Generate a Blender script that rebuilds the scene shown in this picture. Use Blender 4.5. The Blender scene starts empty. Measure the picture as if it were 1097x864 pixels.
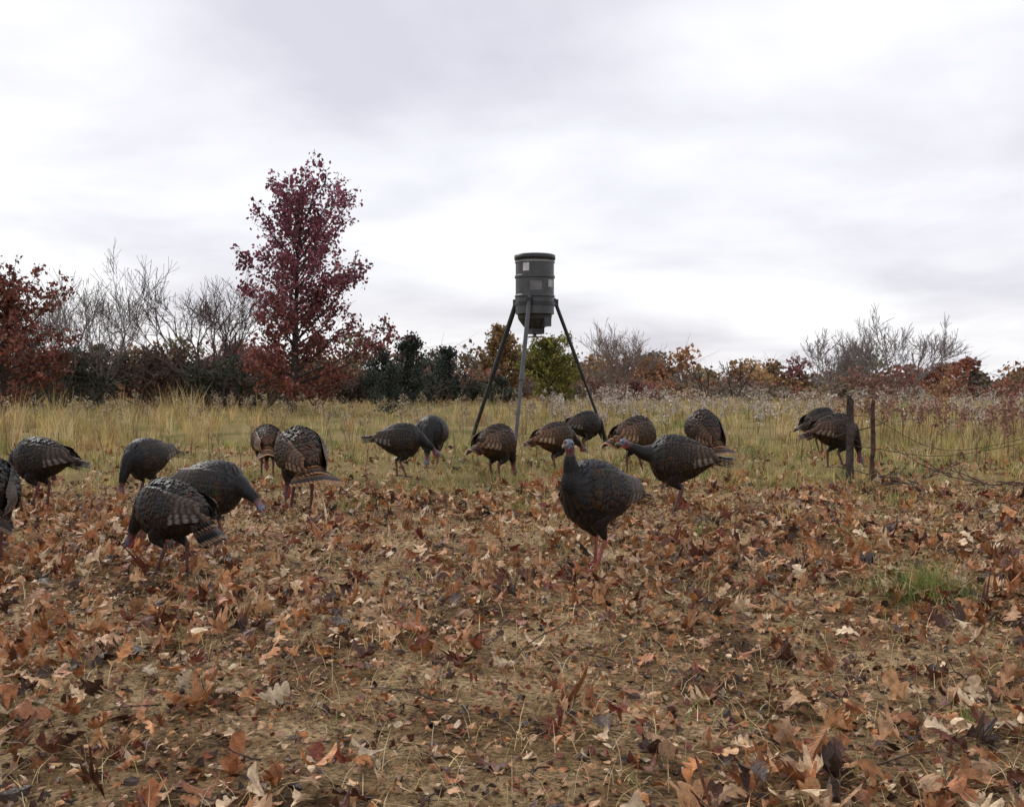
import bpy, math, numpy as np
from mathutils import Vector, Matrix
R = np.random.RandomState(11)
scene = bpy.context.scene
TAU = 2*math.pi

# ------------------------------------------------------------ helpers
class Acc:
    def __init__(s): s.V=[]; s.F={}; s.C=[]; s.n=0
    def add(s,V,F,C):
        V=np.asarray(V,float).reshape(-1,3)
        C=np.asarray(C,float)
        if C.ndim==1: C=np.tile(C,(len(V),1))
        F=np.asarray(F,int)
        s.V.append(V); s.C.append(C)
        s.F.setdefault(F.shape[1],[]).append(F+s.n)
        s.n+=len(V)
    def mesh(s,name,smooth=False):
        V=np.concatenate(s.V); C=np.concatenate(s.C)
        me=bpy.data.meshes.new(name)
        me.vertices.add(len(V)); me.vertices.foreach_set('co',V.astype(np.float32).ravel())
        loops=[];tot=[]
        for k,fl in s.F.items():
            f=np.concatenate(fl); loops.append(f.ravel()); tot.append(np.full(len(f),k))
        loops=np.concatenate(loops).astype(np.int32); tot=np.concatenate(tot).astype(np.int32)
        st=np.concatenate([[0],np.cumsum(tot)[:-1]]).astype(np.int32)
        me.loops.add(len(loops)); me.loops.foreach_set('vertex_index',loops)
        me.polygons.add(len(tot)); me.polygons.foreach_set('loop_start',st); me.polygons.foreach_set('loop_total',tot)
        me.polygons.foreach_set('use_smooth',np.full(len(tot),smooth))
        me.update(calc_edges=True)
        ca=me.color_attributes.new('Col','FLOAT_COLOR','POINT')
        ca.data.foreach_set('color',np.concatenate([C,np.ones((len(C),1))],1).astype(np.float32).ravel())
        return me
    def obj(s,name,mat,smooth=False):
        me=s.mesh(name,smooth); me.materials.append(mat)
        o=bpy.data.objects.new(name,me); scene.collection.objects.link(o); return o

def cr(P,n):
    P=np.asarray(P,float); m=len(P)
    Q=np.vstack([2*P[0]-P[1],P,2*P[-1]-P[-2]])
    out=[]
    for i in range(m-1):
        p0,p1,p2,p3=Q[i:i+4]
        for t in np.linspace(0,1,n,endpoint=False):
            out.append(.5*((2*p1)+(-p0+p2)*t+(2*p0-5*p1+4*p2-p3)*t*t+(-p0+3*p1-3*p2+p3)*t**3))
    out.append(P[-1]); return np.array(out)

def frames(P):
    T=np.gradient(P,axis=0); T/= (np.linalg.norm(T,axis=1,keepdims=True)+1e-9)
    ref=np.array([0,0,1.]) if abs(T[:,2]).mean()<.75 else np.array([0.13,1.,0.05])
    A=np.cross(T,ref); A/= (np.linalg.norm(A,axis=1,keepdims=True)+1e-9)
    B=np.cross(A,T); return T,A,B

def tube(acc,P,r,sides,col,cap=False,ry=None):
    P=np.asarray(P,float); n=len(P); r=np.broadcast_to(np.asarray(r,float),(n,))
    ry=r if ry is None else np.asarray(ry,float)
    T,A,B=frames(P)
    a=np.arange(sides)*TAU/sides
    V=P[:,None]+A[:,None]*(np.cos(a)[None,:,None]*r[:,None,None])+B[:,None]*(np.sin(a)[None,:,None]*ry[:,None,None])
    i=np.arange(n-1)[:,None]*sides; j=np.arange(sides)[None]; k=(j+1)%sides
    F=np.stack([i+j,i+k,i+sides+k,i+sides+j],-1).reshape(-1,4)
    C=np.asarray(col,float)
    if C.ndim==2: C=np.repeat(C,sides,0)
    n0=acc.n
    acc.add(V.reshape(-1,3),F,C)
    if cap:
        f0=np.arange(sides)[::-1][None]; f1=(np.arange(sides)+(n-1)*sides)[None]
        acc.F.setdefault(sides,[]).append(np.vstack([f0,f1])+n0)

def lathe(acc,prof,cx,cy,sides,col):
    P=np.array(prof); a=np.arange(sides)*TAU/sides
    V=np.stack([cx+P[:,0:1]*np.cos(a),cy+P[:,0:1]*np.sin(a),np.repeat(P[:,1:2],sides,1)],-1)
    n=len(P); i=np.arange(n-1)[:,None]*sides; j=np.arange(sides)[None]; k=(j+1)%sides
    F=np.stack([i+j,i+k,i+sides+k,i+sides+j],-1).reshape(-1,4)
    acc.add(V.reshape(-1,3),F,col)

def box(acc,c,sz,col,rot=0,tilt=0):
    v=np.array([[x,y,z] for x in(-.5,.5) for y in(-.5,.5) for z in(-.5,.5)])*np.array(sz)
    M=np.array(Matrix.Rotation(rot,3,'Z')@Matrix.Rotation(tilt,3,'Y'))
    v=v@M.T+np.array(c)
    acc.add(v,[[0,1,3,2],[4,6,7,5],[0,4,5,1],[2,3,7,6],[0,2,6,4],[1,5,7,3]],col)

def patch(x,y,k=1.,s=0.):
    x=x*k+s; y=y*k+1.7*s
    return (np.sin(1.3*x+.8*y+1.5*np.sin(.7*y+s))+np.sin(2.1*x-1.7*y+1.2*np.sin(1.1*x))+.7*np.sin(3.9*x+2.9*y+s)+.5*np.sin(-5.3*x+6.1*y))/3.2

def gz(x,y):
    x=np.asarray(x,float); y=np.asarray(y,float)
    near=.022*np.sin(1.1*x+.6*y)+.016*np.sin(2.3*y-1.4*x+1)+.008*np.sin(5.1*x+3.3*y)+.006*np.sin(7.7*y-4.1*x)
    near=near*np.clip(1-y/80,0,1)
    d=np.clip(y-50,0,None)
    z=near-np.minimum(.0007*d*d,8.)
    return z

# turkeys: x, y, heading, pose, pitch, tail pitch, scale, head yaw, tail fan, plumage tint
NT=(.8,.8,.85); BT=(1.9,1.45,1.1); GT=(.95,1.0,1.1)
birds=[
 (-3.74,7.3,120,'feed',22,8,1.05,10,'n',NT),
 (-4.75,10.3,176,'feed',4,6,1.0,0,'n',NT),
 (-3.85,10.8,238,'feed',-4,6,.95,0,'n',GT),
 (-2.20,6.6,158,'mid',10,26,.90,0,'m',GT),
 (-2.30,7.95,-16,'low',-4,18,.92,-10,'n',GT),
 (-3.27,13.7,105,'feed',18,4,1.0,0,'m',BT),
 (-2.08,10.1,122,'feed',24,2,1.16,0,'w',(1.5,1.2,1.0)),
 (-1.42,13.2,2,'low',2,-6,1.02,0,'n',NT),
 (-1.14,14.7,262,'feed',8,0,1.1,0,'n',GT),
 (-.19,12.7,52,'feed',6,8,1.04,0,'n',(1.5,1.2,1.0)),
 (.60,14.0,30,'low',6,6,1.0,0,'n',BT),
 (1.26,17.5,20,'feed',6,5,1.05,0,'n',NT),
 (1.69,14.0,38,'feed',8,10,1.15,0,'m',BT),
 (2.75,14.7,112,'feed',34,-2,1.2,0,'w',(1.4,1.1,.95)),
 (1.55,9.65,176,'forward',4,-2,1.05,0,'m',(.9,.85,.8)),
 (.57,6.98,218,'alert',8,2,1.04,14,'n',NT),
 (5.42,18.0,28,'feed',8,10,1.15,0,'m',NT),
 (4.52,14.3,14,'feed',4,8,1.12,0,'n',(1.2,1.0,.9)),
]

# ------------------------------------------------------------ materials
def mat_attr(name,rough=.8,spec=.2,transl=0.,nscale=25.,namt=.35,bump=0.,bscale=60.):
    m=bpy.data.materials.new(name); m.use_nodes=True; nt=m.node_tree; N=nt.nodes; L=nt.links
    b=N['Principled BSDF']; out=N['Material Output']
    at=N.new('ShaderNodeAttribute'); at.attribute_name='Col'
    tc=N.new('ShaderNodeTexCoord'); no=N.new('ShaderNodeTexNoise'); no.inputs['Scale'].default_value=nscale; no.inputs['Detail'].default_value=2
    L.new(tc.outputs['Object'],no.inputs['Vector'])
    mr=N.new('ShaderNodeMapRange'); mr.inputs['From Min'].default_value=.3; mr.inputs['From Max'].default_value=.7
    mr.inputs['To Min'].default_value=1-namt; mr.inputs['To Max'].default_value=1+namt
    L.new(no.outputs['Fac'],mr.inputs['Value'])
    mx=N.new('ShaderNodeVectorMath'); mx.operation='SCALE'
    L.new(at.outputs['Color'],mx.inputs[0]); L.new(mr.outputs['Result'],mx.inputs['Scale'])
    L.new(mx.outputs[0],b.inputs['Base Color'])
    b.inputs['Roughness'].default_value=rough; b.inputs['Specular IOR Level'].default_value=spec
    if bump:
        n2=N.new('ShaderNodeTexNoise'); n2.inputs['Scale'].default_value=bscale; n2.inputs['Detail'].default_value=3
        L.new(tc.outputs['Object'],n2.inputs['Vector'])
        bp=N.new('ShaderNodeBump'); bp.inputs['Strength'].default_value=bump; bp.inputs['Distance'].default_value=.01
        L.new(n2.outputs['Fac'],bp.inputs['Height']); L.new(bp.outputs['Normal'],b.inputs['Normal'])
    if transl:
        tr=N.new('ShaderNodeBsdfTranslucent'); L.new(mx.outputs[0],tr.inputs['Color'])
        ms=N.new('ShaderNodeMixShader'); ms.inputs['Fac'].default_value=transl
        L.new(b.outputs[0],ms.inputs[1]); L.new(tr.outputs[0],ms.inputs[2]); L.new(ms.outputs[0],out.inputs['Surface'])
    return m
M_leaf=mat_attr('dead_leaf',.5,.35,.08,38,.4,.5,90)
M_grass=mat_attr('grass_blade',.75,.12,.0,1.4,.3)
M_fol=mat_attr('foliage',.6,.25,.2,2,.3)
M_bark=mat_attr('bark',.9,.1,0,9,.4,.6,40)
M_bird=mat_attr('turkey_plumage',.38,.22,0,55,.4,.3,160)
M_feeder=mat_attr('painted_steel',.42,.45,0,6,.25,.15,30)
M_wood=mat_attr('weathered_wood',.9,.1,0,14,.5,.9,45)

# ------------------------------------------------------------ ground
def ground_mat():
    m=bpy.data.materials.new('sandy_ground'); m.use_nodes=True; nt=m.node_tree; N=nt.nodes; L=nt.links
    b=N['Principled BSDF']; b.inputs['Roughness'].default_value=.95; b.inputs['Specular IOR Level'].default_value=.1
    tc=N.new('ShaderNodeTexCoord')
    def noise(s,d=6,r=.65):
        n=N.new('ShaderNodeTexNoise'); n.inputs['Scale'].default_value=s; n.inputs['Detail'].default_value=d; n.inputs['Roughness'].default_value=r
        L.new(tc.outputs['Object'],n.inputs['Vector']); return n
    def ramp(src,stops):
        r=N.new('ShaderNodeValToRGB'); e=r.color_ramp.elements
        e[0].position=stops[0][0]; e[0].color=(*stops[0][1],1); e[1].position=stops[-1][0]; e[1].color=(*stops[-1][1],1)
        for p,c in stops[1:-1]:
            k=e.new(p); k.color=(*c,1)
        L.new(src,r.inputs['Fac']); return r
    n1=noise(1.5); r1=ramp(n1.outputs['Fac'],[(.35,(.10,.06,.03)),(.47,(.30,.20,.105)),(.6,(.58,.44,.26))])
    n2=noise(38,8,.8); r2=ramp(n2.outputs['Fac'],[(.39,(.12,.10,.09)),(.48,(.75,.7,.64)),(.59,(1.3,1.2,1.1))])  # fine ground mottle; its dark stops put small shadows into the colour
    mx=N.new('ShaderNodeMix'); mx.data_type='RGBA'; mx.blend_type='MULTIPLY'; mx.inputs['Factor'].default_value=1
    L.new(r1.outputs['Color'],mx.inputs['A']); L.new(r2.outputs['Color'],mx.inputs['B'])
    n3=noise(.35); r3=ramp(n3.outputs['Fac'],[(.35,(.15,.15,.05)),(.5,(.29,.235,.10)),(.65,(.36,.27,.14))])
    mx3=N.new('ShaderNodeMix'); mx3.data_type='RGBA'; mx3.blend_type='MULTIPLY'; mx3.inputs['Factor'].default_value=.8
    L.new(r3.outputs['Color'],mx3.inputs['A']); L.new(r2.outputs['Color'],mx3.inputs['B'])
    sp=N.new('ShaderNodeSeparateXYZ'); L.new(tc.outputs['Object'],sp.inputs[0])
    mr=N.new('ShaderNodeMapRange'); mr.inputs['From Min'].default_value=10; mr.inputs['From Max'].default_value=15
    L.new(sp.outputs['Y'],mr.inputs['Value'])
    m2=N.new('ShaderNodeMix'); m2.data_type='RGBA'
    L.new(mr.outputs['Result'],m2.inputs['Factor']); L.new(mx.outputs['Result'],m2.inputs['A']); L.new(mx3.outputs['Result'],m2.inputs['B'])
    L.new(m2.outputs['Result'],b.inputs['Base Color'])
    bp=N.new('ShaderNodeBump'); bp.inputs['Strength'].default_value=1.; bp.inputs['Distance'].default_value=.03
    L.new(n2.outputs['Fac'],bp.inputs['Height']); L.new(bp.outputs['Normal'],b.inputs['Normal'])
    return m
a=np.linspace(-1,1,261); xs=np.sinh(a*6.2)/np.sinh(6.2)*1800
b_=np.linspace(0,1,420); ys=-25+ (np.sinh(b_*6.4)/np.sinh(6.4))*3200
X,Y=np.meshgrid(xs,ys); Z=gz(X,Y)
ac=Acc(); nx=len(xs); ny=len(ys)
i=np.arange(ny-1)[:,None]*nx; j=np.arange(nx-1)[None]
ac.add(np.stack([X,Y,Z],-1),np.stack([i+j,i+j+1,i+nx+j+1,i+nx+j],-1).reshape(-1,4),(.3,.2,.1))
ac.obj('ground',ground_mat(),True)

# ------------------------------------------------------------ fallen leaves
def leaves(acc,P,size,az,tx,ty,curl,bend,C,wid):
    n=len(P); K=len(wid); t=np.linspace(0,1,K)
    w=np.asarray(wid)[None]*size[:,None]*R.uniform(.65,1.15,(n,1))
    sweep=np.where(np.asarray(wid)>.2,.06,.0)[None]
    yy=(t[None]-.5)*size[:,None]
    V=np.zeros((n,K,3,3)); asy=R.uniform(.2,1.3,(n,2))
    for c,s in enumerate((-1,0,1)):
        V[:,:,c,0]=s*w*(1-.15*abs(curl[:,None]))
        V[:,:,c,1]=yy+(abs(s)*sweep*size[:,None])
        cu=curl*(asy[:,0] if s<0 else asy[:,1])
        V[:,:,c,2]=bend[:,None]*size[:,None]*((t[None]-.5)*2)**2*.4 + (abs(s)*cu[:,None]*w*1.2)*(1+.6*np.sin(8*t[None]+curl[:,None]*9))
    V=V.reshape(n,-1,3)
    cx,sx=np.cos(tx)[:,None],np.sin(tx)[:,None]; cy,sy=np.cos(ty)[:,None],np.sin(ty)[:,None]; ca,sa=np.cos(az)[:,None],np.sin(az)[:,None]
    x,y,z=V[...,0],V[...,1],V[...,2]
    y,z=y*cx-z*sx,y*sx+z*cx
    x,z=x*cy+z*sy,-x*sy+z*cy
    x,y=x*ca-y*sa,x*sa+y*ca
    zmin=z.min(1)
    V=np.stack([x+P[:,0:1],y+P[:,1:2],z-zmin[:,None]+P[:,2:3]],-1)
    k=np.arange(K-1)[:,None]*3; c=np.arange(2)[None]
    f=np.stack([k+c,k+c+1,k+c+4,k+c+3],-1).reshape(-1,4)
    F=(f[None]+(np.arange(n)*K*3)[:,None,None]).reshape(-1,4)
    acc.add(V.reshape(-1,3),F,np.repeat(C,K*3,0))
PAL=np.array([[.46,.205,.08],[.34,.135,.055],[.52,.30,.15],[.12,.046,.026],[.66,.49,.31],[.22,.06,.032],[.42,.235,.12],[.06,.032,.022]])
PW=np.array([.2,.17,.15,.13,.12,.07,.11,.09]); PW/=PW.sum()
W1=[.012,.012,.10,.16,.09,.30,.33,.13,.40,.36,.16,.28,.22,.03]
W2=[.012,.12,.30,.15,.40,.2,.26,.04]
ac=Acc()
n=96000
px=R.uniform(-14,14,n); py=R.uniform(1.2,19,n)
dens=(.46+.62*patch(px,py,.8,3)+.3*patch(px,py,2.3,1))*np.interp(py,[0,8,11,13.5,19],[1,1,.75,.25,.03])
dens*=1-.7*np.exp(-(((px-1.1)/1.2)**2+((py-4.7)/.9)**2))
k=(abs(px)<.72*py+1.6)&(R.rand(n)<np.clip(dens,.07,1)*.95)
for b in birds[:16]: k&=((px-b[0])**2+(py-b[1]+.06)**2)>.15**2
px,py=px[k],py[k]; n=len(px)
P=np.stack([px,py,gz(px,py)+R.uniform(.0,.018,n)+.012*np.clip(dens[k],0,1)],1)
C=PAL[R.choice(len(PAL),n,p=PW)]*R.uniform(.6,1.25,(n,1))
size=R.uniform(.05,.14,n)*np.interp(py,[2,4.5],[1.1,1])
args=lambda m:(P[m],size[m],R.uniform(0,TAU,m.sum()),R.normal(0,.36,m.sum()),R.normal(0,.42,m.sum()),R.normal(.35,.8,m.sum()),R.normal(.2,.75,m.sum()),C[m])
m=py<7.5
leaves(ac,*args(m),W1); leaves(ac,*args(~m),W2)
n=80000
px=R.uniform(-9,9,n); py=12.5-11*R.rand(n)**.8; k=abs(px)<.7*py+1; px,py=px[k],py[k]; n=len(px)
P=np.stack([px,py,gz(px,py)+.004],1); C=PAL[R.choice(len(PAL),n)]*R.uniform(.5,1.3,(n,1))
leaves(ac,P,R.uniform(.010,.05,n),R.uniform(0,TAU,n),R.normal(0,.4,n),R.normal(0,.4,n),R.normal(0,.6,n),R.normal(0,.5,n),C,[.1,.4,.3,.05])
ac.obj('fallen_leaves',M_leaf,False)

# ------------------------------------------------------------ grass
def blades(acc,P,H,W,lean,az,C,n=3):
    N=len(P); t=np.linspace(0,1,n+1)[None]
    d=np.stack([np.cos(az),np.sin(az),0*az],1)
    sa=az+np.pi/2+R.normal(0,.7,N); s=np.stack([np.cos(sa),np.sin(sa),0*az],1)
    up=np.sqrt(np.clip(1-(.75*lean)**2,.04,1))
    c=P[:,None]+d[:,None]*(H[:,None]*lean[:,None]*t**1.8)[...,None]
    c[...,2]+=(H*up)[:,None]*(t-.28*np.clip(lean,0,1)[:,None]*t**3)
    w=(W[:,None]*(1-.85*t**1.5))[...,None]*.5
    V=np.stack([c-s[:,None]*w,c+s[:,None]*w],2)
    k=np.arange(n)[:,None]*2
    f=np.concatenate([k,k+1,k+3,k+2],1)
    F=(f[None]+(np.arange(N)*(n+1)*2)[:,None,None]).reshape(-1,4)
    acc.add(V.reshape(-1,3),F,np.repeat(C,(n+1)*2,0))
G=np.array([[.62,.45,.21],[.54,.41,.15],[.32,.31,.10],[.16,.25,.06],[.70,.56,.33],[.30,.14,.07]])
def gcol(n,p,j=.2):
    p=np.array(p,float); p/=p.sum()
    return G[R.choice(6,n,p=p)]*R.uniform(1-j,1+j,(n,1))
ac=Acc()
n=66000; px=R.uniform(-10,10,n); py=14.5-12.7*R.rand(n)**.8; k=(abs(px)<.7*py+1)&(patch(px,py,1.1,8)>-.45); px,py=px[k],py[k]; n=len(px)
blades(ac,np.stack([px,py,gz(px,py)+.006],1),R.uniform(.03,.16,n),R.uniform(.0018,.004,n),R.uniform(.5,1.32,n),R.uniform(0,TAU,n),gcol(n,[4,2,1,.8,5,2],.35)*.95,2)
def tufts(nc,xr,yr,nb,hr,spread,p,maskf=None,wf=1.,leanr=(.1,.9)):
    cx=R.uniform(*xr,nc); cy=R.uniform(*yr,nc)
    k=abs(cx)<.68*cy+3
    if maskf is not None: k&=maskf(cx,cy)
    cx,cy=cx[k],cy[k]; nc=len(cx)
    m=R.randint(nb[0],nb[1],nc); idx=np.repeat(np.arange(nc),m); n=len(idx)
    hh=R.uniform(*hr,nc)[idx]*R.uniform(.4,1.1,n)*(1+.5*patch(cx,cy,.35,6))[idx]
    az=R.uniform(0,TAU,n); rr=np.abs(R.normal(0,1,n))*spread
    x=cx[idx]+np.cos(az)*rr; y=cy[idx]+np.sin(az)*rr
    base=gcol(nc,p,.3)[idx]; C=.72*base+.28*gcol(n,p,.25)
    w=np.clip(.0035+.00028*y,.003,.013)*wf*R.uniform(.6,1.3,n)
    blades(ac,np.stack([x,y,gz(x,y)-.01],1),hh,w,R.uniform(*leanr,n)*.8,az+R.normal(0,.5,n),C)
tufts(1700,(-12,12),(7.5,14.5),(10,26),(.06,.17),.07,[3,3,3,4.5,2,.5],lambda x,y:(patch(x,y,.9,5)>0)&(R.rand(len(x))<(y-5)/7))
tufts(2600,(-17,17),(12,20),(12,30),(.1,.26),.09,[4,3,4.5,6,3,.6],lambda x,y:(patch(x,y,.7,2)>-.35))
tufts(700,(-17,17),(15,21),(12,28),(.2,.42),.07,[5,4,2,2,4,.8],lambda x,y:(patch(x,y,.6,4)>.15)|(x<-5.5))
tufts(3700,(-34,34),(19,38),(10,24),(.18,.46),.12,[5,3.5,3.2,4,4,2.2],lambda x,y:(patch(x,y,.45,9)>-.3))
tufts(2600,(-46,46),(36,64),(10,18),(.18,.44),.18,[5,3,1.8,1.4,3,3.6],None,1.5)
tufts(520,(6,20),(12.5,24),(14,30),(.25,.6),.08,[5,3,2,2,5,3])
tufts(420,(-24,-6),(16,32),(18,36),(.5,1.15),.1,[5,5,2,.5,5,1],lambda x,y:(patch(x,y,.5,7)>.1),1.,(.1,.6))
tufts(280,(-16,20),(20,34),(10,22),(.5,.9),.08,[4,3,1,.5,5,5],None,1.,(.1,.5))
ac.obj('dry_grass',M_grass)
def tuft_obj(name,x0,y0,rad,n,h,p):
    ac=Acc(); az=R.uniform(0,TAU,n); rr=np.abs(R.normal(0,1,n))*rad
    x=x0+np.cos(az)*rr*1.3; y=y0+np.sin(az)*rr
    blades(ac,np.stack([x,y,gz(x,y)-.005],1),R.uniform(.2,1.15,n)*h*np.exp(-(rr/rad)**2*.12),R.uniform(.0018,.0045,n),R.uniform(.15,1.2,n),R.uniform(0,TAU,n),gcol(n,p,.4))
    return ac.obj(name,M_grass)
tuft_obj('green_grass_tuft',2.45,6.1,.19,1100,.30,[1.5,1,3,8,.8,.3])
tuft_obj('green_grass_tuft.001',.02,9.9,.12,300,.22,[1,1,3,8,.3,0])
tuft_obj('green_grass_tuft.002',-1.55,10.2,.2,420,.18,[1,1,3,7,.3,0])
tuft_obj('green_grass_tuft.003',3.9,10.6,.4,700,.22,[3,2,3,5,.5,.2])
tuft_obj('green_grass_tuft.004',.3,7.9,.25,300,.13,[2,1,3,6,.5,.2])
tuft_obj('green_grass_tuft.005',-.4,11.0,.3,600,.2,[2,1,4,7,.5,.1])
tuft_obj('green_grass_tuft.006',1.72,3.85,.05,70,.12,[1,1,2,8,.5,.1])
tuft_obj('green_grass_tuft.007',3.4,8.2,.25,260,.14,[2,1,3,6,.5,.2])

ac=Acc()
def weeds(n,xr,yr,hr,tops,colr,dens=1.):
    for _ in range(n):
        x=R.uniform(*xr); y=R.uniform(*yr)
        if abs(x)>.62*y+3: continue
        h=R.uniform(*hr); z=float(gz(x,y)); lx,ly=R.normal(0,.12,2)*h
        P=np.array([[x,y,z],[x+lx*.3,y+ly*.3,z+h*.55],[x+lx,y+ly,z+h]])
        tube(ac,P,[.006,.005,.003],3,(.16,.10,.06))
        nb=R.randint(4,9)
        for q in range(nb):
            t=R.uniform(.45,1); b0=P[0]*(1-t)+P[2]*t; a=R.uniform(0,TAU); l=R.uniform(.1,.25)*h
            tip=b0+np.array([math.cos(a)*l*.6,math.sin(a)*l*.6,l])
            tube(ac,np.array([b0,tip]),[.003,.002],3,(.2,.13,.08))
            if tops:
                m=int(9*dens); c=tip+R.normal(0,.04,(m,3)); s=R.uniform(.015,.038,m)
                A=R.normal(0,1,(m,3)); A/=np.linalg.norm(A,axis=1,keepdims=True); B=np.cross(A,R.normal(0,1,(m,3))); B/=np.linalg.norm(B,axis=1,keepdims=True)
                V=np.stack([c-A*s[:,None],c-B*s[:,None]*.6,c+A*s[:,None],c+B*s[:,None]*.6],1)
                ac.add(V.reshape(-1,3),np.arange(4*m).reshape(-1,4),np.repeat(np.array(colr)*R.uniform(.6,1.15,(m,1)),4,0))
weeds(400,(1,22),(21,40),(.4,.9),True,(.56,.49,.42))
weeds(120,(-14,2),(21,38),(.4,.8),True,(.42,.34,.23))
weeds(150,(7.0,13),(14,24),(.5,.95),True,(.32,.17,.13))
weeds(200,(-8,12),(13.5,20),(.2,.5),False,(.2,.1,.06))
ac.obj('dead_weeds',M_grass)

# ------------------------------------------------------------ trees
def unit(v): v=np.asarray(v,float); return v/(np.linalg.norm(v)+1e-9)
def limb(acc,p,d,L,r0,r1,seg,wob,grav,sides,col,rng):
    pts=[np.array(p,float)]; d=unit(d)
    for i in range(seg):
        d=unit(d+rng.normal(0,wob,3)+np.array([0,0,grav])); pts.append(pts[-1]+d*L/seg)
    P=np.array(pts); tube(acc,P,np.linspace(r0,r1,seg+1),sides,col); return P,d
def cards(acc,P,size,C,rng,asp=.55):
    n=len(P); A=rng.normal(0,1,(n,3)); A[:,2]-=.4; A/=np.linalg.norm(A,axis=1,keepdims=True)
    B=np.cross(A,rng.normal(0,1,(n,3))); B/=np.linalg.norm(B,axis=1,keepdims=True); Nn=np.cross(A,B)
    s=size[:,None]
    V=np.stack([P-A*s*.5,P-B*s*asp*.5+Nn*s*.12,P+A*s*.5,P+B*s*asp*.5+Nn*s*.12],1)
    acc.add(V.reshape(-1,3),np.arange(4*n).reshape(-1,4),np.repeat(C,4,0))
def leafy_tree(name,x,y,H,prof,nprim,lpt,lsize,colf,seed,trunk_r=.14,bark=(.07,.055,.05),asym=(0,0),h0=.05,lr=(.62,1.15),dz=None):
    rng=np.random.RandomState(seed); wood=Acc(); fol=Acc(); z0=float(gz(x,y))-.05
    k=8; tr=np.array([[x+asym[0]*t*.3+rng.normal(0,.05)*(t>0),y+rng.normal(0,.05)*(t>0),z0+H*t] for t in np.linspace(0,.97,k)])
    tube(wood,tr,np.linspace(trunk_r,.015,k),7,bark)
    pts=[]
    for i in range(nprim):
        hf=h0+(.96-h0)*(i+rng.rand())/nprim
        t=hf*(k-1)/.97; t=min(t,k-1.01); a=int(t); p=tr[a]*(1-t+a)+tr[a+1]*(t-a)
        az=i*2.4+rng.normal(0,.3); dirv=np.array([math.cos(az),math.sin(az),0])
        L=np.interp(hf,prof[0],prof[1])*rng.uniform(*lr)*(1+asym[1]*dirv[0])
        d=dirv+np.array([0,0,rng.uniform(.25,.7)+.9*hf*hf])
        P,dd=limb(wood,p,d,L,.012+.012*L,.006,5,.1,.03,4,bark,rng)
        ns=int(4+L*3.4)
        for q in range(ns):
            u=rng.uniform(.2,1)*4.99; b=int(u); pp=P[b]*(1-u+b)+P[b+1]*(u-b)
            sd=unit(P[b+1]-P[b])+rng.normal(0,.65,3)+np.array([0,0,.15]); l2=rng.uniform(.35,.95)*(.35+.22*L)
            P2,d2=limb(wood,pp,sd,l2,.01,.004,3,.16,.03,3,bark,rng)
            m=rng.randint(int(lpt*.3),int(lpt*1.6)); 
            if dz is not None: m=max(3,int(m*np.interp(hf,[0,.5,1],dz)))
            uu=rng.uniform(.15,1.05,m)*2.99; bb=np.clip(uu.astype(int),0,2)
            c=P2[bb]+(P2[bb+1]-P2[bb])*(uu-bb)[:,None]+rng.normal(0,.08+.009*H/3,(m,3))
            pts.append(c)
    P=np.concatenate(pts); P=P[P[:,2]>z0+.15]; n=len(P)
    hf=(P[:,2]-z0)/H
    cl=.5+.5*np.sin(P[:,0]*2.3+1.3*P[:,2]+seed)*np.sin(P[:,1]*2.9-P[:,2]*1.9+seed*2)
    C=colf(hf,n,rng)*(.55+.75*cl[:,None])*rng.uniform(.6,1.35,(n,1))
    cards(fol,P,rng.uniform(.6,1.3,n)*lsize,C,rng,.62)
    e=bpy.data.objects.new(name,None); scene.collection.objects.link(e)
    for nm,a,m in(('trunk_and_limbs',wood,M_bark),('foliage',fol,M_fol)):
        o=a.obj(name+'_'+nm,m); o.parent=e
    return e
def maroon(hf,n,rng):
    t=np.clip(hf*1.6-.2+rng.normal(0,.2,n),0,1)[:,None]
    return np.array([.24,.09,.055])*(1-t)+np.array([.26,.085,.12])*t
def rust(hf,n,rng):
    t=rng.rand(n)[:,None]; return np.array([.28,.085,.06])*(1-t)+np.array([.18,.09,.06])*t
def green(hf,n,rng):
    t=rng.rand(n)[:,None]; return np.array([.16,.19,.04])*(1-t)+np.array([.28,.23,.06])*t
def cedarc(hf,n,rng):
    t=rng.rand(n)[:,None]; return np.array([.045,.06,.047])*(1-t)+np.array([.075,.092,.07])*t
def brownc(hf,n,rng):
    t=rng.rand(n)[:,None]; return np.array([.26,.12,.06])*(1-t)+np.array([.26,.19,.07])*t

leafy_tree('red_oak_tree',-8.15,38,7.8,([0,.08,.2,.4,.6,.8,.93,1],[2.1,2.7,3.0,2.9,2.9,2.5,2.0,1.5]),82,15,.17,maroon,12,.17,asym=(1.2,.22),lr=(.55,1.25),dz=[1.35,1.05,.65])
leafy_tree('red_oak_tree.001',-17.8,36,4.5,([0,.3,.6,1],[2.0,2.7,2.3,.8]),50,15,.18,rust,9,.12,lr=(.5,1.3))
leafy_tree('cedar_tree',-5.0,50,3.3,([0,.3,.7,1],[1.5,1.3,.8,.15]),44,20,.14,cedarc,21,.1)
leafy_tree('cedar_tree.001',-6.6,52,2.7,([0,.3,.7,1],[1.5,1.2,.7,.15]),36,20,.14,cedarc,22,.1)
leafy_tree('cedar_tree.002',-3.5,54,2.8,([0,.3,.7,1],[1.5,1.2,.7,.15]),36,20,.14,cedarc,24,.1)
leafy_tree('cedar_tree.003',-4.3,36,1.6,([0,.3,.7,1],[.7,.6,.4,.1]),26,20,.09,cedarc,25,.06)
leafy_tree('green_leaf_tree',1.95,52,2.9,([0,.3,.6,.85,1],[1.7,2.0,1.7,1.0,.4]),54,20,.15,green,31,.12)
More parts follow.
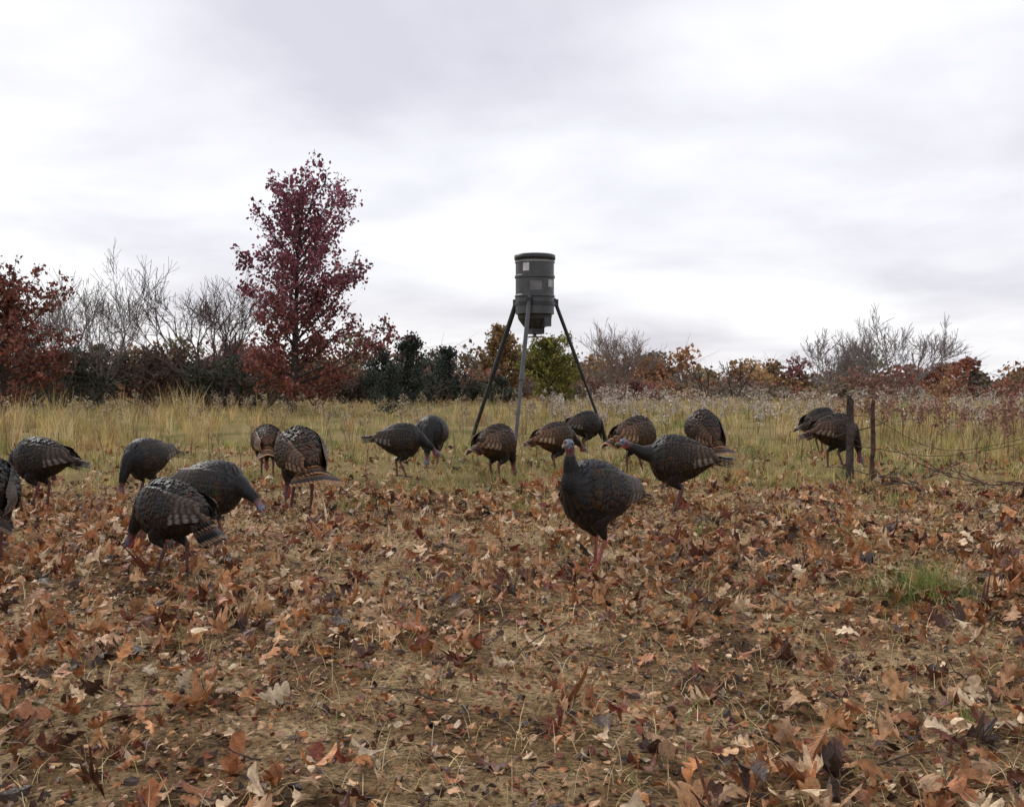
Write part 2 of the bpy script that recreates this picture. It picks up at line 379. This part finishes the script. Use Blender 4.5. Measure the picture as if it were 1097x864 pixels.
leafy_tree('green_leaf_tree.001',-.6,64,4.4,([0,.3,.6,1],[1.7,2.1,1.6,.5]),44,18,.2,brownc,33,.12)

def bare_tree(name,x,y,H,spread,levels,seed,col,r0=.09,nst=4,rmin=.008):
    rng=np.random.RandomState(seed); acc=Acc(); z0=float(gz(x,y))-.05
    def fork(p,d,L,r,lv):
        P,dd=limb(acc,p,d,L,r,max(r*.6,rmin),4,.09,.03,5 if lv>levels-2 else 3,col,rng)
        if lv<=0: return
        for q in range(rng.randint(2,4)):
            fork(P[-1] if q<2 else P[rng.randint(1,4)],unit(dd+rng.normal(0,.38,3)*np.array([1,1,.6])+np.array([0,0,.12])),L*rng.uniform(.6,.9),max(r*.58,rmin),lv-1)
        if lv<levels:
            for q in range(2):
                fork(P[rng.randint(1,4)],unit(dd+rng.normal(0,.6,3)),L*.5,max(r*.3,rmin),min(lv-1,1))
    for s in range(nst):
        az=s*TAU/nst+rng.rand(); d=np.array([math.cos(az)*spread,math.sin(az)*spread,1.])
        fork(np.array([x+math.cos(az)*.1,y+math.sin(az)*.1,z0]),d,H*.27,r0*rng.uniform(.7,1),levels)
    return acc.obj(name,M_bark)
bare_tree('bare_tree',-18.9,47,7.3,.45,5,3,(.2,.175,.165),.08,6)
bare_tree('bare_tree.001',-13.0,44,6.8,.5,5,8,(.125,.095,.085),.09,6)
bare_tree('bare_tree.002',6.0,60,4.8,.42,5,13,(.24,.19,.165),.06,6,.009)
bare_tree('bare_tree.003',27.0,72,7.0,.75,5,17,(.27,.235,.225),.1,7,.013)
bare_tree('bare_tree.004',22.8,74,5.6,.7,5,19,(.27,.235,.225),.09,6,.012)
bare_tree('bare_tree.005',12.6,58,3.4,.35,3,29,(.07,.055,.05),.07,2,.016)
bare_tree('bare_tree.006',10.9,58,3.2,.25,2,31,(.07,.055,.05),.06,2,.016)
bare_tree('bare_tree.007',29.5,56,3.0,.4,4,37,(.26,.2,.17),.05,5,.009)
bare_tree('bare_tree.008',-24.5,50,6.0,.42,5,43,(.14,.11,.1),.08,5)

def mass(name,items,lsize,rngseed,mat=M_fol,per=350):
    rng=np.random.RandomState(rngseed); acc=Acc()
    for (x,y,w,h,col,zb) in items:
        z0=float(gz(x,y))+zb
        nb=rng.randint(5,9)
        cs=[np.array([x+rng.uniform(-.5,.5)*w,y+rng.uniform(-.4,.4)*w,z0+h*rng.uniform(.25,.85)]) for _ in range(nb)]
        for c in cs:
            tube(acc,np.array([[x,y,z0],(np.array([x,y,z0])+c)/2+rng.normal(0,.1,3),c]),[.05,.035,.015],3,(.12,.095,.08))
            for q in range(4):
                e=c+rng.normal(0,.28,3)*w*np.array([1,1,.3])+np.array([0,0,h*rng.uniform(.08,.28)])
                tube(acc,np.array([c,e]),[.02,.008],3,(.15,.12,.1))
            m=per//nb; rad=w*rng.uniform(.16,.32)
            d=rng.normal(0,1,(m,3)); d/=np.linalg.norm(d,axis=1,keepdims=True)
            P=c+d*rad*(rng.rand(m,1)**.45)*np.array([1,1,.75])
            P=P[P[:,2]>z0]; m=len(P)
            sh=rng.uniform(.65,1.3)
            C=np.array(col)*sh*rng.uniform(.55,1.4,(m,1))
            cards(acc,P,rng.uniform(.6,1.4,m)*lsize,C,rng,.7)
    return acc.obj(name,mat)
it=[]
DK=[(.075,.062,.045),(.06,.068,.038),(.12,.065,.047),(.05,.056,.04),(.14,.09,.065)]
for q in range(64):
    x=R.uniform(-33,-8.5); y=R.uniform(42,54)
    h=np.interp(x,[-33,-20,-14,-8],[3.9,3.2,2.6,2.1])*R.uniform(.6,1.1)
    it.append((x,y,R.uniform(1.8,3.2),h,DK[R.randint(5)],0))
for q in range(16):
    it.append((R.uniform(-9,0),R.uniform(50,58),R.uniform(1.5,2.5),R.uniform(1.0,1.8),DK[R.randint(5)],0))
mass('brush_thicket',it,.16,51,per=560)
it=[]
DT=[(.27,.14,.11),(.35,.175,.085),(.23,.17,.095),(.26,.105,.095),(.38,.24,.12),(.21,.165,.12),(.15,.15,.08),(.31,.125,.08)]
for q in range(330):
    y=R.uniform(90,170); x=R.uniform(-.75,.75)*y
    base=np.interp(x/y,[-.5,-.05,.1,.3,.5],[8.2,8.0,7.1,6.7,6.5])
    h=base*R.uniform(.82,1.1)+np.interp(y,[90,130,170],[-1.9,0,1.])
    it.append((x,y,R.uniform(4,7),h,DT[R.randint(8)],0))
mass('distant_tree_line',it,.48,52,per=430)
it=[]
for q in range(70):
    y=R.uniform(60,80); x=R.uniform(-.2,.65)*y
    it.append((x,y,R.uniform(2,3.6),R.uniform(.9,1.9),DT[R.randint(8)],0))
mass('background_shrubs',it,.22,53,per=300)

# ------------------------------------------------------------ feeder
def feeder():
    x0,y0=.41,18.5
    e=bpy.data.objects.new('game_feeder',None); scene.collection.objects.link(e)
    g=(.052,.053,.057); blk=(.014,.014,.016)
    a=Acc(); r=.345
    prof=[(.0,2.43),(.30,2.43),(r,2.45),(r,2.74),(r+.016,2.755),(r+.016,2.78),(r,2.795),(r,3.08),(r+.018,3.095),(r+.018,3.13),(r,3.145),(r,3.40),(r+.006,3.42)]
    lathe(a,prof,x0,y0,64,g); lathe(a,[(r+.004,3.36),(r+.014,3.362),(r+.014,3.395),(r+.004,3.397)],x0,y0,64,(.17,.17,.18)); o=a.obj('drum',M_feeder,False); o.parent=e
    a=Acc(); lathe(a,[(r+.003,3.425),(r+.022,3.42),(r+.026,3.45),(r+.022,3.50),(r-.01,3.512),(.2,3.53),(0,3.535)],x0,y0,48,(.02,.02,.022)); o=a.obj('lid',M_feeder,True); o.parent=e
    a=Acc(); lathe(a,[(.31,2.425),(.30,2.36),(.2,2.22),(.15,2.19),(0,2.19)],x0,y0,40,(.02,.02,.021))
    box(a,(x0+.02,y0-.02,2.16),(.24,.24,.14),(.02,.02,.02),.3); lathe(a,[(0,2.10),(.03,2.10),(.03,2.05),(.16,2.05),(.17,2.035),(0,2.03)],x0,y0,24,(.08,.08,.08))
    box(a,(x0+.20,y0-.2,2.30),(.14,.12,.16),(.04,.04,.04),.5)
    o=a.obj('funnel_and_spinner',M_feeder); o.parent=e
    a=Acc()
    def label(t0,t1,z0,z1,c):
        th=np.linspace(t0,t1,8); rr=r+.004
        V=np.concatenate([np.stack([x0+rr*np.cos(th),y0+rr*np.sin(th),0*th+z],1) for z in(z0,z1)])
        k=np.arange(7); a.add(V,np.stack([k,k+1,k+9,k+8],1),c)
    label(math.radians(232),math.radians(252),3.2,3.34,(.55,.55,.55))
    label(math.radians(312),math.radians(335),2.92,3.05,(.3,.3,.3))
    label(math.radians(255),math.radians(290),2.86,3.02,(.12,.122,.125))
    o=a.obj('labels',M_feeder); o.parent=e
    a=Acc(); lathe(a,[(r+.004,2.60),(r+.02,2.60),(r+.02,2.66),(r+.004,2.66)],x0,y0,48,blk)
    feet=[(-1.22,.75),(1.40,.45),(-.38,-1.35)]; cols=[blk,blk,(.065,.068,.075)]; rad=[.045,.033,.038]
    for (fx,fy),c,rr in zip(feet,cols,rad):
        d=unit([fx,fy,0]); top=np.array([x0,y0,2.66])+d*(r+.05)
        f=np.array([x0+fx,y0+fy,float(gz(x0+fx,y0+fy))-.02])
        P=np.array([top+(top-f)*.03,top,(top*.5+f*.5),(top*.5+f*.5)+(f-top)*.001,f])
        tube(a,P,[rr,rr,rr,rr*.8,rr*.8],12,c,True)
        box(a,top-d*.03,(.14,.09,.13),blk,math.atan2(d[1],d[0]))
        mid=top*.5+f*.5; tube(a,np.array([mid-(f-top)*.02,mid+(f-top)*.02]),rr*1.25,12,c,True)
        lathe(a,[(0,f[2]+.05),(.07,f[2]+.045),(.08,f[2]+.02)],f[0],f[1],16,blk)
    o=a.obj('tripod_legs',M_feeder,False); o.parent=e
feeder()

# ------------------------------------------------------------ fence posts
def post(name,x,y,h,r,lean,seed,col):
    rng=np.random.RandomState(seed); a=Acc(); z0=float(gz(x,y))-.1
    n=12; t=np.linspace(0,1,n); P=np.stack([x+lean*t*h+rng.normal(0,.004,n),y+0*t,z0+(h+.1)*t],1)
    sides=11; ang=np.arange(sides)*TAU/sides; prof=1+.16*np.sin(3*ang+seed)+rng.normal(0,.05,sides)
    V=np.stack([P[:,0:1]+r*prof*np.cos(ang)*(1-.12*t[:,None]),P[:,1:2]+r*prof*np.sin(ang)*(1-.12*t[:,None]),np.repeat(P[:,2:3],sides,1)],-1)
    V[-1,:,2]+=.04*np.cos(ang+seed)+rng.normal(0,.012,sides)
    i=np.arange(n-1)[:,None]*sides; j=np.arange(sides)[None]; k=(j+1)%sides
    a.add(V.reshape(-1,3),np.stack([i+j,i+k,i+sides+k,i+sides+j],-1).reshape(-1,4),col)
    a.F.setdefault(sides,[]).append((np.arange(sides)+(n-1)*sides)[None])
    for zz in(.45,.8):
        tube(a,np.array([[x+r*1.15*math.cos(q),y+r*1.15*math.sin(q),z0+zz*h+.1+.01*math.sin(2*q)] for q in np.linspace(0,TAU,14)]),.004,4,(.12,.08,.06))
    return a.obj(name,M_wood)
post('wooden_fence_post',4.28,13.0,1.04,.046,.0,3,(.075,.06,.052))
post('wooden_fence_post.001',4.54,12.9,1.0,.030,-.01,8,(.08,.045,.038))
a=Acc()
for z1,z2 in((.82,.55),(.45,.48)):
    P=cr([[4.28,12.93,z1],[4.54,12.86,z1-.03],[5.6,13.2,z2-.18],[7.5,14.2,z2]],6); tube(a,P,.004,4,(.1,.07,.055))
a.obj('fence_wire',M_wood)
a=Acc(); rng=np.random.RandomState(4)
def twig(x,y,z,az,L,r):
    P,d=limb(a,(x,y,z),(math.cos(az),math.sin(az),rng.uniform(-.02,.3)),L,r,r*.4,5,.14,-.02,5,(.085,.065,.055),rng)
    for q in range(4): limb(a,P[rng.randint(1,5)],unit(d+rng.normal(0,.6,3)),L*rng.uniform(.25,.5),r*.5,r*.2,4,.15,0,4,(.085,.065,.055),rng)
for q in range(20): 
    x=rng.uniform(4.2,5.6); y=rng.uniform(11.2,13.2); twig(x,y,float(gz(x,y))+rng.uniform(.02,.1),rng.uniform(0,TAU),rng.uniform(.4,.8),.009)
twig(4.1,13.05,.55,.1,.8,.012)
for q in range(160):
    y=rng.uniform(2.8,14); x=rng.uniform(-.6,.6)*y; twig(x,y,float(gz(x,y))+.02,rng.uniform(0,TAU),rng.uniform(.12,.4),.004)
a.obj('fallen_branches',M_bark)

# ------------------------------------------------------------ turkeys
U0=[-.32,-.265,-.18,-.07,.04,.13,.19,.23,.255]
tab=cr(np.array([U0,[.04,.078,.128,.165,.178,.166,.13,.08,.02],[.045,.085,.142,.19,.208,.193,.15,.09,.02],[.025,.02,.01,.0,-.006,-.004,.0,.008,.015]]).T,6)
def S(u,th,wing=0.):
    u=np.asarray(u,float); th=np.asarray(th,float)
    w=np.interp(u,tab[:,0],tab[:,1]); h=np.interp(u,tab[:,0],tab[:,2]); c=np.interp(u,tab[:,0],tab[:,3])
    if wing:
        w=np.maximum(w,np.interp(u,[-.47,-.38,-.22,-.08,.05,.17],[.04,.065,.142,.180,.188,.158]))
        h=np.maximum(h,np.interp(u,[-.47,-.38,-.22,-.08,.05,.17],[.045,.07,.13,.185,.2,.165]))
    return np.stack([u+0*th,w*np.sin(th),c+h*np.cos(th)],-1)
VR=np.array([0,.35,.7,.88,1.]); VW=np.array([.55,.95,1,.72,.15])
def feather(acc,u0,th0,L,W,cols,lift0,lift1,drift=0.,wing=0,rows=VR,wid=VW):
    t=rows; u=u0-t*L; c=np.array([-1,0,1.])
    P0=S(u,np.full(len(t),th0)+drift*t,wing)
    rr=np.sqrt(P0[:,1]**2+(P0[:,2])**2)+.03
    th=(th0+drift*t)[:,None]+c[None]*(W*.5*wid/rr)[:,None]
    P=S(np.repeat(u[:,None],3,1),th,wing)
    nrm=np.stack([0*th,np.sin(th),np.cos(th)],-1)
    P=P+nrm*(lift0+(lift1-lift0)*t)[:,None,None]*np.array([.75,1,.75])[None,:,None]
    k=np.arange(len(t)-1)[:,None]*3; q=np.arange(2)[None]
    F=np.stack([k+q,k+q+1,k+q+4,k+q+3],-1).reshape(-1,4)
    acc.add(P.reshape(-1,3),F,np.repeat(cols,3,0))
def rowcols(cs,rows): return np.array([cs[i%len(cs)] for i in range(rows)])
TINTS=np.array([[1,1,1],[1.7,1.1,.6],[.85,1.2,1.0],[1.3,1,.75],[1,1,1.2]])
def plumage(seed):
    rng=np.random.RandomState(seed); A=Acc()
    for u in np.arange(.24,-.27,-.02):
        w=np.interp(u,tab[:,0],tab[:,1]); n=max(8,int(TAU*w/.026)); off=rng.rand()
        for i in range(n):
            th=(i+off+rng.uniform(-.2,.2))/n*TAU; thn=abs((th+math.pi)%TAU-math.pi)
            base=np.array([.0135,.012,.0115])*rng.uniform(.7,1.3)*TINTS[rng.randint(5)]
            if thn<1.1: base=base*np.array([1.2,1.25,1.35])  # back feathers lighter and bluer: grey-blue sheen put into the colour
            tip=np.array([.06,.05,.042])*rng.uniform(.4,1.4)
            if u<-.13: base=base*np.array([1.8,1.3,1.0]); tip=np.array([.11,.066,.038])*rng.uniform(.7,1.2)
            cols=np.array([base,base*1.5,base*2.0,np.array([.004,.004,.004]),tip])
            feather(A,u+rng.uniform(-.006,.006),th+rng.normal(0,.02),.056*rng.uniform(.85,1.25),.036,cols,.002,.012+rng.uniform(0,.012))
    for s in(1,-1):
        rows=np.linspace(0,1,15); wid=np.interp(rows,[0,.1,.8,.93,1],[.5,.9,1,.7,.25])
        nf=11
        for i in range(nf):
            f=i/(nf-1); th=s*math.radians(114-66*f); L=.40-.13*f
            if i<4: cs=[(.014,.013,.012),(.25,.22,.18)]
            else: cs=[(.022,.015,.011),(.10,.068,.044)]
            cc=rowcols(cs,15)*rng.uniform(.8,1.2); cc[-1]=(.17,.12,.08); cc[-2]=(.09,.06,.04)
            feather(A,.0-.03*f,th,L*rng.uniform(.96,1.04),.052,cc,.010+.0012*i,.016+.002*i,drift=-s*(.30*(1-f)+rng.uniform(-.03,.03)),wing=1,rows=rows,wid=wid)
        for u in np.arange(.17,-.10,-.027):
            for thd in np.arange(50,120,9):
                b=np.array([.02,.016,.013])*rng.uniform(.7,1.4)*TINTS[rng.randint(5)]
                cols=np.array([b,b*1.3,b*1.8,(.005,.005,.005),np.array([.085,.06,.042])*rng.uniform(.5,1.3)])
                feather(A,u+rng.uniform(-.006,.006),s*math.radians(thd+rng.uniform(-4,4)),.068,.045,cols,.016,.030,wing=1)
    return A
def tailfan(seed,spread=.2,lf=1.):
    rng=np.random.RandomState(seed); A=Acc()
    for layer,(n,L,z) in enumerate([(16,.31*lf,.0),(12,.2*lf,.016),(10,.12,.03)]):
        rows=np.linspace(0,1,17)
        wid=np.interp(rows,[0,.15,.85,.96,1],[.35,.7,1,.8,.3])*.028
        for i in range(n):
            f=(i/(n-1)-.5)*2; a=f*spread*(1-.1*layer); d=np.array([-math.cos(a),math.sin(a)])
            pos=np.array([-.215,0])[None]+d[None]*rows[:,None]*L*(1-.08*abs(f)); pos[:,1]+=f*.06
            zz=.05+z-.06*abs(f)**1.5-rows*.01+rng.uniform(-.002,.002)-.02*rows*abs(f)
            pr=np.array([-d[1],d[0]])
            V=np.stack([np.concatenate([pos+pr*(c*wid)[:,None],(zz-.004*abs(c))[:,None]],1) for c in(-1,0,1)],1)
            cc=rowcols([(.032,.02,.013),(.075,.045,.026)],17)*rng.uniform(.8,1.2); cc[-1]=(.24,.15,.08); cc[-2]=(.2,.12,.065); cc[-3]=(.01,.009,.008); cc[-4]=(.01,.009,.008)
            k=np.arange(16)[:,None]*3; q=np.arange(2)[None]
            A.add(V.reshape(-1,3),np.stack([k+q,k+q+1,k+q+4,k+q+3],-1).reshape(-1,4),np.repeat(cc,3,0))
    return A
def cat(A): return np.concatenate(A.V),np.concatenate(A.F[4]),np.concatenate(A.C)
PL=[cat(plumage(s)) for s in(1,2,3)]
TL={'n':cat(tailfan(1,.15)),'m':cat(tailfan(2,.26)),'w':cat(tailfan(3,.6,1.05))}
NECK={
 'feed':[(.10,.0,.46,.125),(.205,0,.42,.095),(.275,0,.345,.058),(.31,0,.245,.038),(.325,0,.165,.028),(.345,0,.105,.034),(.365,0,.072,.022)],
 'mid':[(.10,.0,.46,.125),(.21,0,.44,.095),(.29,0,.38,.058),(.335,0,.31,.038),(.36,0,.255,.029),(.385,0,.215,.036),(.41,0,.19,.023)],
 'low':[(.10,0,.47,.125),(.21,0,.455,.095),(.31,0,.42,.057),(.375,0,.375,.038),(.415,0,.335,.029),(.45,0,.305,.036),(.475,0,.28,.023)],
 'forward':[(.10,0,.48,.125),(.21,0,.50,.095),(.31,0,.535,.058),(.385,0,.575,.038),(.435,0,.605,.030),(.475,0,.62,.038),(.51,0,.612,.024)],
 'alert':[(.06,0,.52,.13),(.16,0,.585,.092),(.21,0,.665,.056),(.225,0,.735,.037),(.23,0,.795,.030),(.25,0,.832,.039),(.286,0,.828,.024)],
}
dg=bpy.context.evaluated_depsgraph_get
def turkey(x,y,head,pose,pitch=0,tailp=0,scale=1.,yaw=0,fan='n',tint=(1,1,1),step=.05,bz=.475,legc=(.17,.085,.075),seed=0):
    rng=np.random.RandomState(100+seed); tint=np.array(tint)
    if pose=='alert': bz=.505
    p=math.radians(pitch); Rm=np.array([[math.cos(p),0,-math.sin(p)],[0,1,0],[math.sin(p),0,math.cos(p)]])
    bod=lambda V:V@Rm.T+np.array([0,0,bz])
    B=Acc(); us=np.linspace(-.315,.254,24); sd=22; th=np.arange(sd)*TAU/sd
    V=bod(S(np.repeat(us[:,None],sd,1),np.repeat(th[None],24,0)).reshape(-1,3))
    i=np.arange(23)[:,None]*sd; j=np.arange(sd)[None]; k=(j+1)%sd
    B.add(V,np.stack([i+j,i+k,i+sd+k,i+sd+j],-1).reshape(-1,4),(0,0,0))
    B.F.setdefault(sd,[]).append(np.vstack([np.arange(sd)[::-1],np.arange(sd)+23*sd]))
    nk=np.array(NECK[pose],float).copy()
    for q in range(2): nk[q,:3]=nk[q,:3]*.4+(bod(np.array([[[.10,0,.01],[.205,0,.035]][q]]))[0])*.6
    ya=math.radians(yaw)
    for q in range(2,len(nk)):
        f=(q-1)/(len(nk)-2); dx=nk[q,0]-.18; nk[q,0]=.18+dx*math.cos(ya*f); nk[q,1]+=dx*math.sin(ya*f)
    NP=cr(nk,6); tube(B,NP[:,:3],NP[:,3],16,(0,0,0),True)
    legs=[]
    for s in(1,-1):
        hip=bod(np.array([[-.03,s*.085,-.06]]))[0]; fx=s*step
        knee=np.array([.035+fx*.3,s*.088,bz-.18]); hock=np.array([-.045+fx*.6,s*.075,.205]); foot=np.array([0+fx*1.3,s*.075,.016])
        L=cr(np.array([[*hip,.085],[*knee,.064],[*(.45*knee+.55*hock),.036],[*hock,.018]]),4)
        tube(B,L[:,:3],L[:,3],14,(0,0,0),True); legs.append((s,hock,foot))
    me=B.mesh('tmp'); o=bpy.data.objects.new('tmp',me); scene.collection.objects.link(o)
    md=o.modifiers.new('r','REMESH'); md.mode='VOXEL'; md.voxel_size=.0115
    sm=o.modifiers.new('s','SMOOTH'); sm.factor=.5; sm.iterations=5
    ev=o.evaluated_get(dg()); m2=ev.to_mesh()
    nv=len(m2.vertices); co=np.empty(nv*3,np.float32); m2.vertices.foreach_get('co',co); co=co.reshape(-1,3).astype(float)
    F4=np.array([list(pp.vertices) for pp in m2.polygons if len(pp.vertices)==4],int)
    ev.to_mesh_clear(); bpy.data.objects.remove(o); bpy.data.meshes.remove(me)
    dist=np.linalg.norm(co[:,None]-NP[None,:,:3],axis=2); ni=dist.argmin(1); t=ni/(len(NP)-1)
    near=dist.min(1)<NP[ni,3]*1.25+.006
    col=np.tile(np.array([.018,.015,.014]),(nv,1))*rng.uniform(.75,1.25,(nv,1))
    skin=np.clip((t-.52)/.12,0,1)*near
    hb=np.clip((t-.72)*5,0,1)[:,None]
    sk=np.array([.15,.07,.075])*(1-hb)+np.array([.15,.20,.27])*hb
    sk=sk*rng.uniform(.6,1.3,(nv,1)); col=col*(1-skin[:,None])+sk*skin[:,None]
    A=Acc(); A.add(co,F4,col)
    V,F,C=PL[seed%3]; A.add(bod(V),F,C*tint)
    V,F,C=TL[fan]; tp=math.radians(tailp); c0=np.array([-.215,0,.04]); Rt=np.array([[math.cos(tp),0,-math.sin(tp)],[0,1,0],[math.sin(tp),0,math.cos(tp)]])
    A.add(bod((V-c0)@Rt.T+c0),F,C*tint)
    T,Aa,Bb=frames(NP[:,:3]); 
    for q in range(5,int(len(NP)*.58)):
        r=NP[q,3]*.97; n=max(6,int(TAU*r/.022)); of=rng.rand()
        for i_ in range(n):
            an=(i_+of)/n*TAU; nn=Aa[q]*math.cos(an)+Bb[q]*math.sin(an); sdv=np.cross(T[q],nn)
            b0=NP[q,:3]+nn*(r+.001); back=-T[q]; L=.042; W=.024
            rws=[(0,.5,0),(.5,1,.004),(.85,.8,.009),(1,.2,.010)]
            Vv=np.array([b0+back*L*tt+sdv*c*W*.5*ww+nn*(ll+ (0 if c else .002)) for tt,ww,ll in rws for c in(-1,0,1)])
            kk=np.arange(3)[:,None]*3; qq=np.arange(2)[None]
            cb=np.array([.014,.012,.012])*rng.uniform(.7,1.3)
            cc=np.array([cb,cb*1.5,(.005,.0045,.005),np.array([.055,.043,.035])*rng.uniform(.5,1.3)])*tint
            A.add(Vv,np.stack([kk+qq,kk+qq+1,kk+qq+4,kk+qq+3],-1).reshape(-1,4),np.repeat(cc,3,0))
    hc=nk[-2,:3]; fd=unit(nk[-1,:3]-nk[-2,:3]); tip=nk[-1,:3]
    P=cr(np.array([[*(tip-fd*.012),.019],[*(tip+fd*.012),.015],[*(tip+fd*.032-np.array([0,0,.002])),.009],[*(tip+fd*.046-np.array([0,0,.009])),.002]]),3)
    tube(A,P[:,:3],P[:,3],9,(.2,.16,.12),True)
    side=unit(np.cross(fd,[0,0,1.]) if abs(fd[2])<.9 else [0,1,0.])
    upv=np.cross(side,fd)
    for s in(1,-1):
        c=hc+side*s*.034+fd*.008+upv*.006
        lath=[(0,-.006),(.0055,-.004),(.0072,0),(.0055,.004),(0,.006)]
        tube(A,np.array([c+side*s*l for _,l in lath]),[max(r_,.0005) for r_,_ in lath],8,(.01,.008,.007))
    tube(A,np.array([tip+upv*.018,tip+upv*.03+fd*.008,tip+upv*.016+fd*.026]),[.007,.0065,.003],6,(.32,.05,.05),True)
    tube(A,cr(np.array([nk[-1,:3]-upv*.014,nk[-2,:3]-upv*.041,nk[-3,:3]-upv*.025-fd*.01]),4),[.004,.006,.010,.014,.015,.014,.012,.009,.005],7,(.34,.055,.05))
    for s,h,f in legs:
        P=cr(np.array([[*(h+np.array([.004,0,.03])),.017],[*h,.0165],[*(h*.5+f*.5),.0125],[*f,.013]]),3)
        tube(A,P[:,:3],P[:,3],9,legc,True)
        for an,L in((0,.085),(.55,.07),(-.55,.07),(math.pi,.04)):
            d=np.array([math.cos(an),math.sin(an),0])
            T_=cr(np.array([[*f,.0105],[*(f+d*L*.5+np.array([0,0,.004])),.009],[*(f+d*L-np.array([0,0,.009])),.004]]),3)
            tube(A,T_[:,:3],T_[:,3],7,legc,True)
    o=A.obj('wild_turkey',M_bird,True)
    o.scale=(scale,)*3; o.rotation_euler=(0,0,math.radians(head)); o.location=(x,y,float(gz(x,y))+.012)
    return o
for q,b in enumerate(birds):
    turkey(*b,step=[.05,.03,-.05,.06,.02][q%5],seed=q,legc=(.30,.09,.07) if q==15 else (.13,.062,.055))

# ------------------------------------------------------------ light, sky, camera
el,rot=math.radians(38),math.radians(-40)
w=bpy.data.worlds.new('World'); scene.world=w; w.use_nodes=True; nt=w.node_tree; N=nt.nodes; L=nt.links
for n_ in list(N): N.remove(n_)
out=N.new('ShaderNodeOutputWorld'); sky=N.new('ShaderNodeTexSky'); sky.sky_type='NISHITA'; sky.sun_disc=False; sky.sun_elevation=el; sky.sun_rotation=rot
bg1=N.new('ShaderNodeBackground'); bg1.inputs['Strength'].default_value=.012; L.new(sky.outputs[0],bg1.inputs[0])
tc=N.new('ShaderNodeTexCoord'); sp=N.new('ShaderNodeSeparateXYZ'); L.new(tc.outputs['Generated'],sp.inputs[0])
ad=N.new('ShaderNodeMath'); ad.operation='ADD'; ad.inputs[1].default_value=.2
mxz=N.new('ShaderNodeMath'); mxz.operation='MAXIMUM'; mxz.inputs[1].default_value=0.
L.new(sp.outputs['Z'],mxz.inputs[0]); L.new(mxz.outputs[0],ad.inputs[0])
def div(o_):
    d=N.new('ShaderNodeMath'); d.operation='DIVIDE'; L.new(o_,d.inputs[0]); L.new(ad.outputs[0],d.inputs[1]); return d
dx=div(sp.outputs['X']); dy=div(sp.outputs['Y'])
cb=N.new('ShaderNodeCombineXYZ'); L.new(dx.outputs[0],cb.inputs[0]); L.new(dy.outputs[0],cb.inputs[1])
mp=N.new('ShaderNodeMapping'); mp.inputs['Location'].default_value=(.6,2.9,0); mp.inputs['Rotation'].default_value=(0,0,.35); mp.inputs['Scale'].default_value=(.8,.85,1); L.new(cb.outputs[0],mp.inputs[0])
n1=N.new('ShaderNodeTexNoise'); n1.inputs['Scale'].default_value=1.3; n1.inputs['Detail'].default_value=8; n1.inputs['Roughness'].default_value=.5; n1.inputs['Distortion'].default_value=.25
L.new(mp.outputs[0],n1.inputs['Vector'])
rp=N.new('ShaderNodeValToRGB'); e=rp.color_ramp.elements; e[0].position=.32; e[0].color=(.67,.66,.73,1); e[1].position=.61; e[1].color=(.99,.985,1.02,1)
L.new(n1.outputs['Fac'],rp.inputs[0])
bg2=N.new('ShaderNodeBackground'); bg2.inputs['Strength'].default_value=.98; L.new(rp.outputs[0],bg2.inputs[0])
ash=N.new('ShaderNodeAddShader'); L.new(bg1.outputs[0],ash.inputs[0]); L.new(bg2.outputs[0],ash.inputs[1]); L.new(ash.outputs[0],out.inputs['Surface'])
sd=bpy.data.lights.new('sun','SUN'); sd.energy=1.5; sd.angle=math.radians(10); sd.color=(1,.96,.9)
so=bpy.data.objects.new('sun',sd); scene.collection.objects.link(so)
az=math.radians(130)
dirv=Vector((math.cos(az)*math.cos(el),math.sin(az)*math.cos(el),math.sin(el)))
so.rotation_euler=dirv.to_track_quat('Z','Y').to_euler()
cd=bpy.data.cameras.new('camera'); cd.sensor_width=36; cd.lens=36.1; cd.clip_start=.05; cd.clip_end=6000
co_=bpy.data.objects.new('camera',cd); scene.collection.objects.link(co_); co_.location=(0,0,1.3); co_.rotation_euler=(math.radians(90-1.41),0,0)
scene.camera=co_
scene.view_settings.view_transform='Standard'; scene.view_settings.look='None'; scene.view_settings.exposure=0
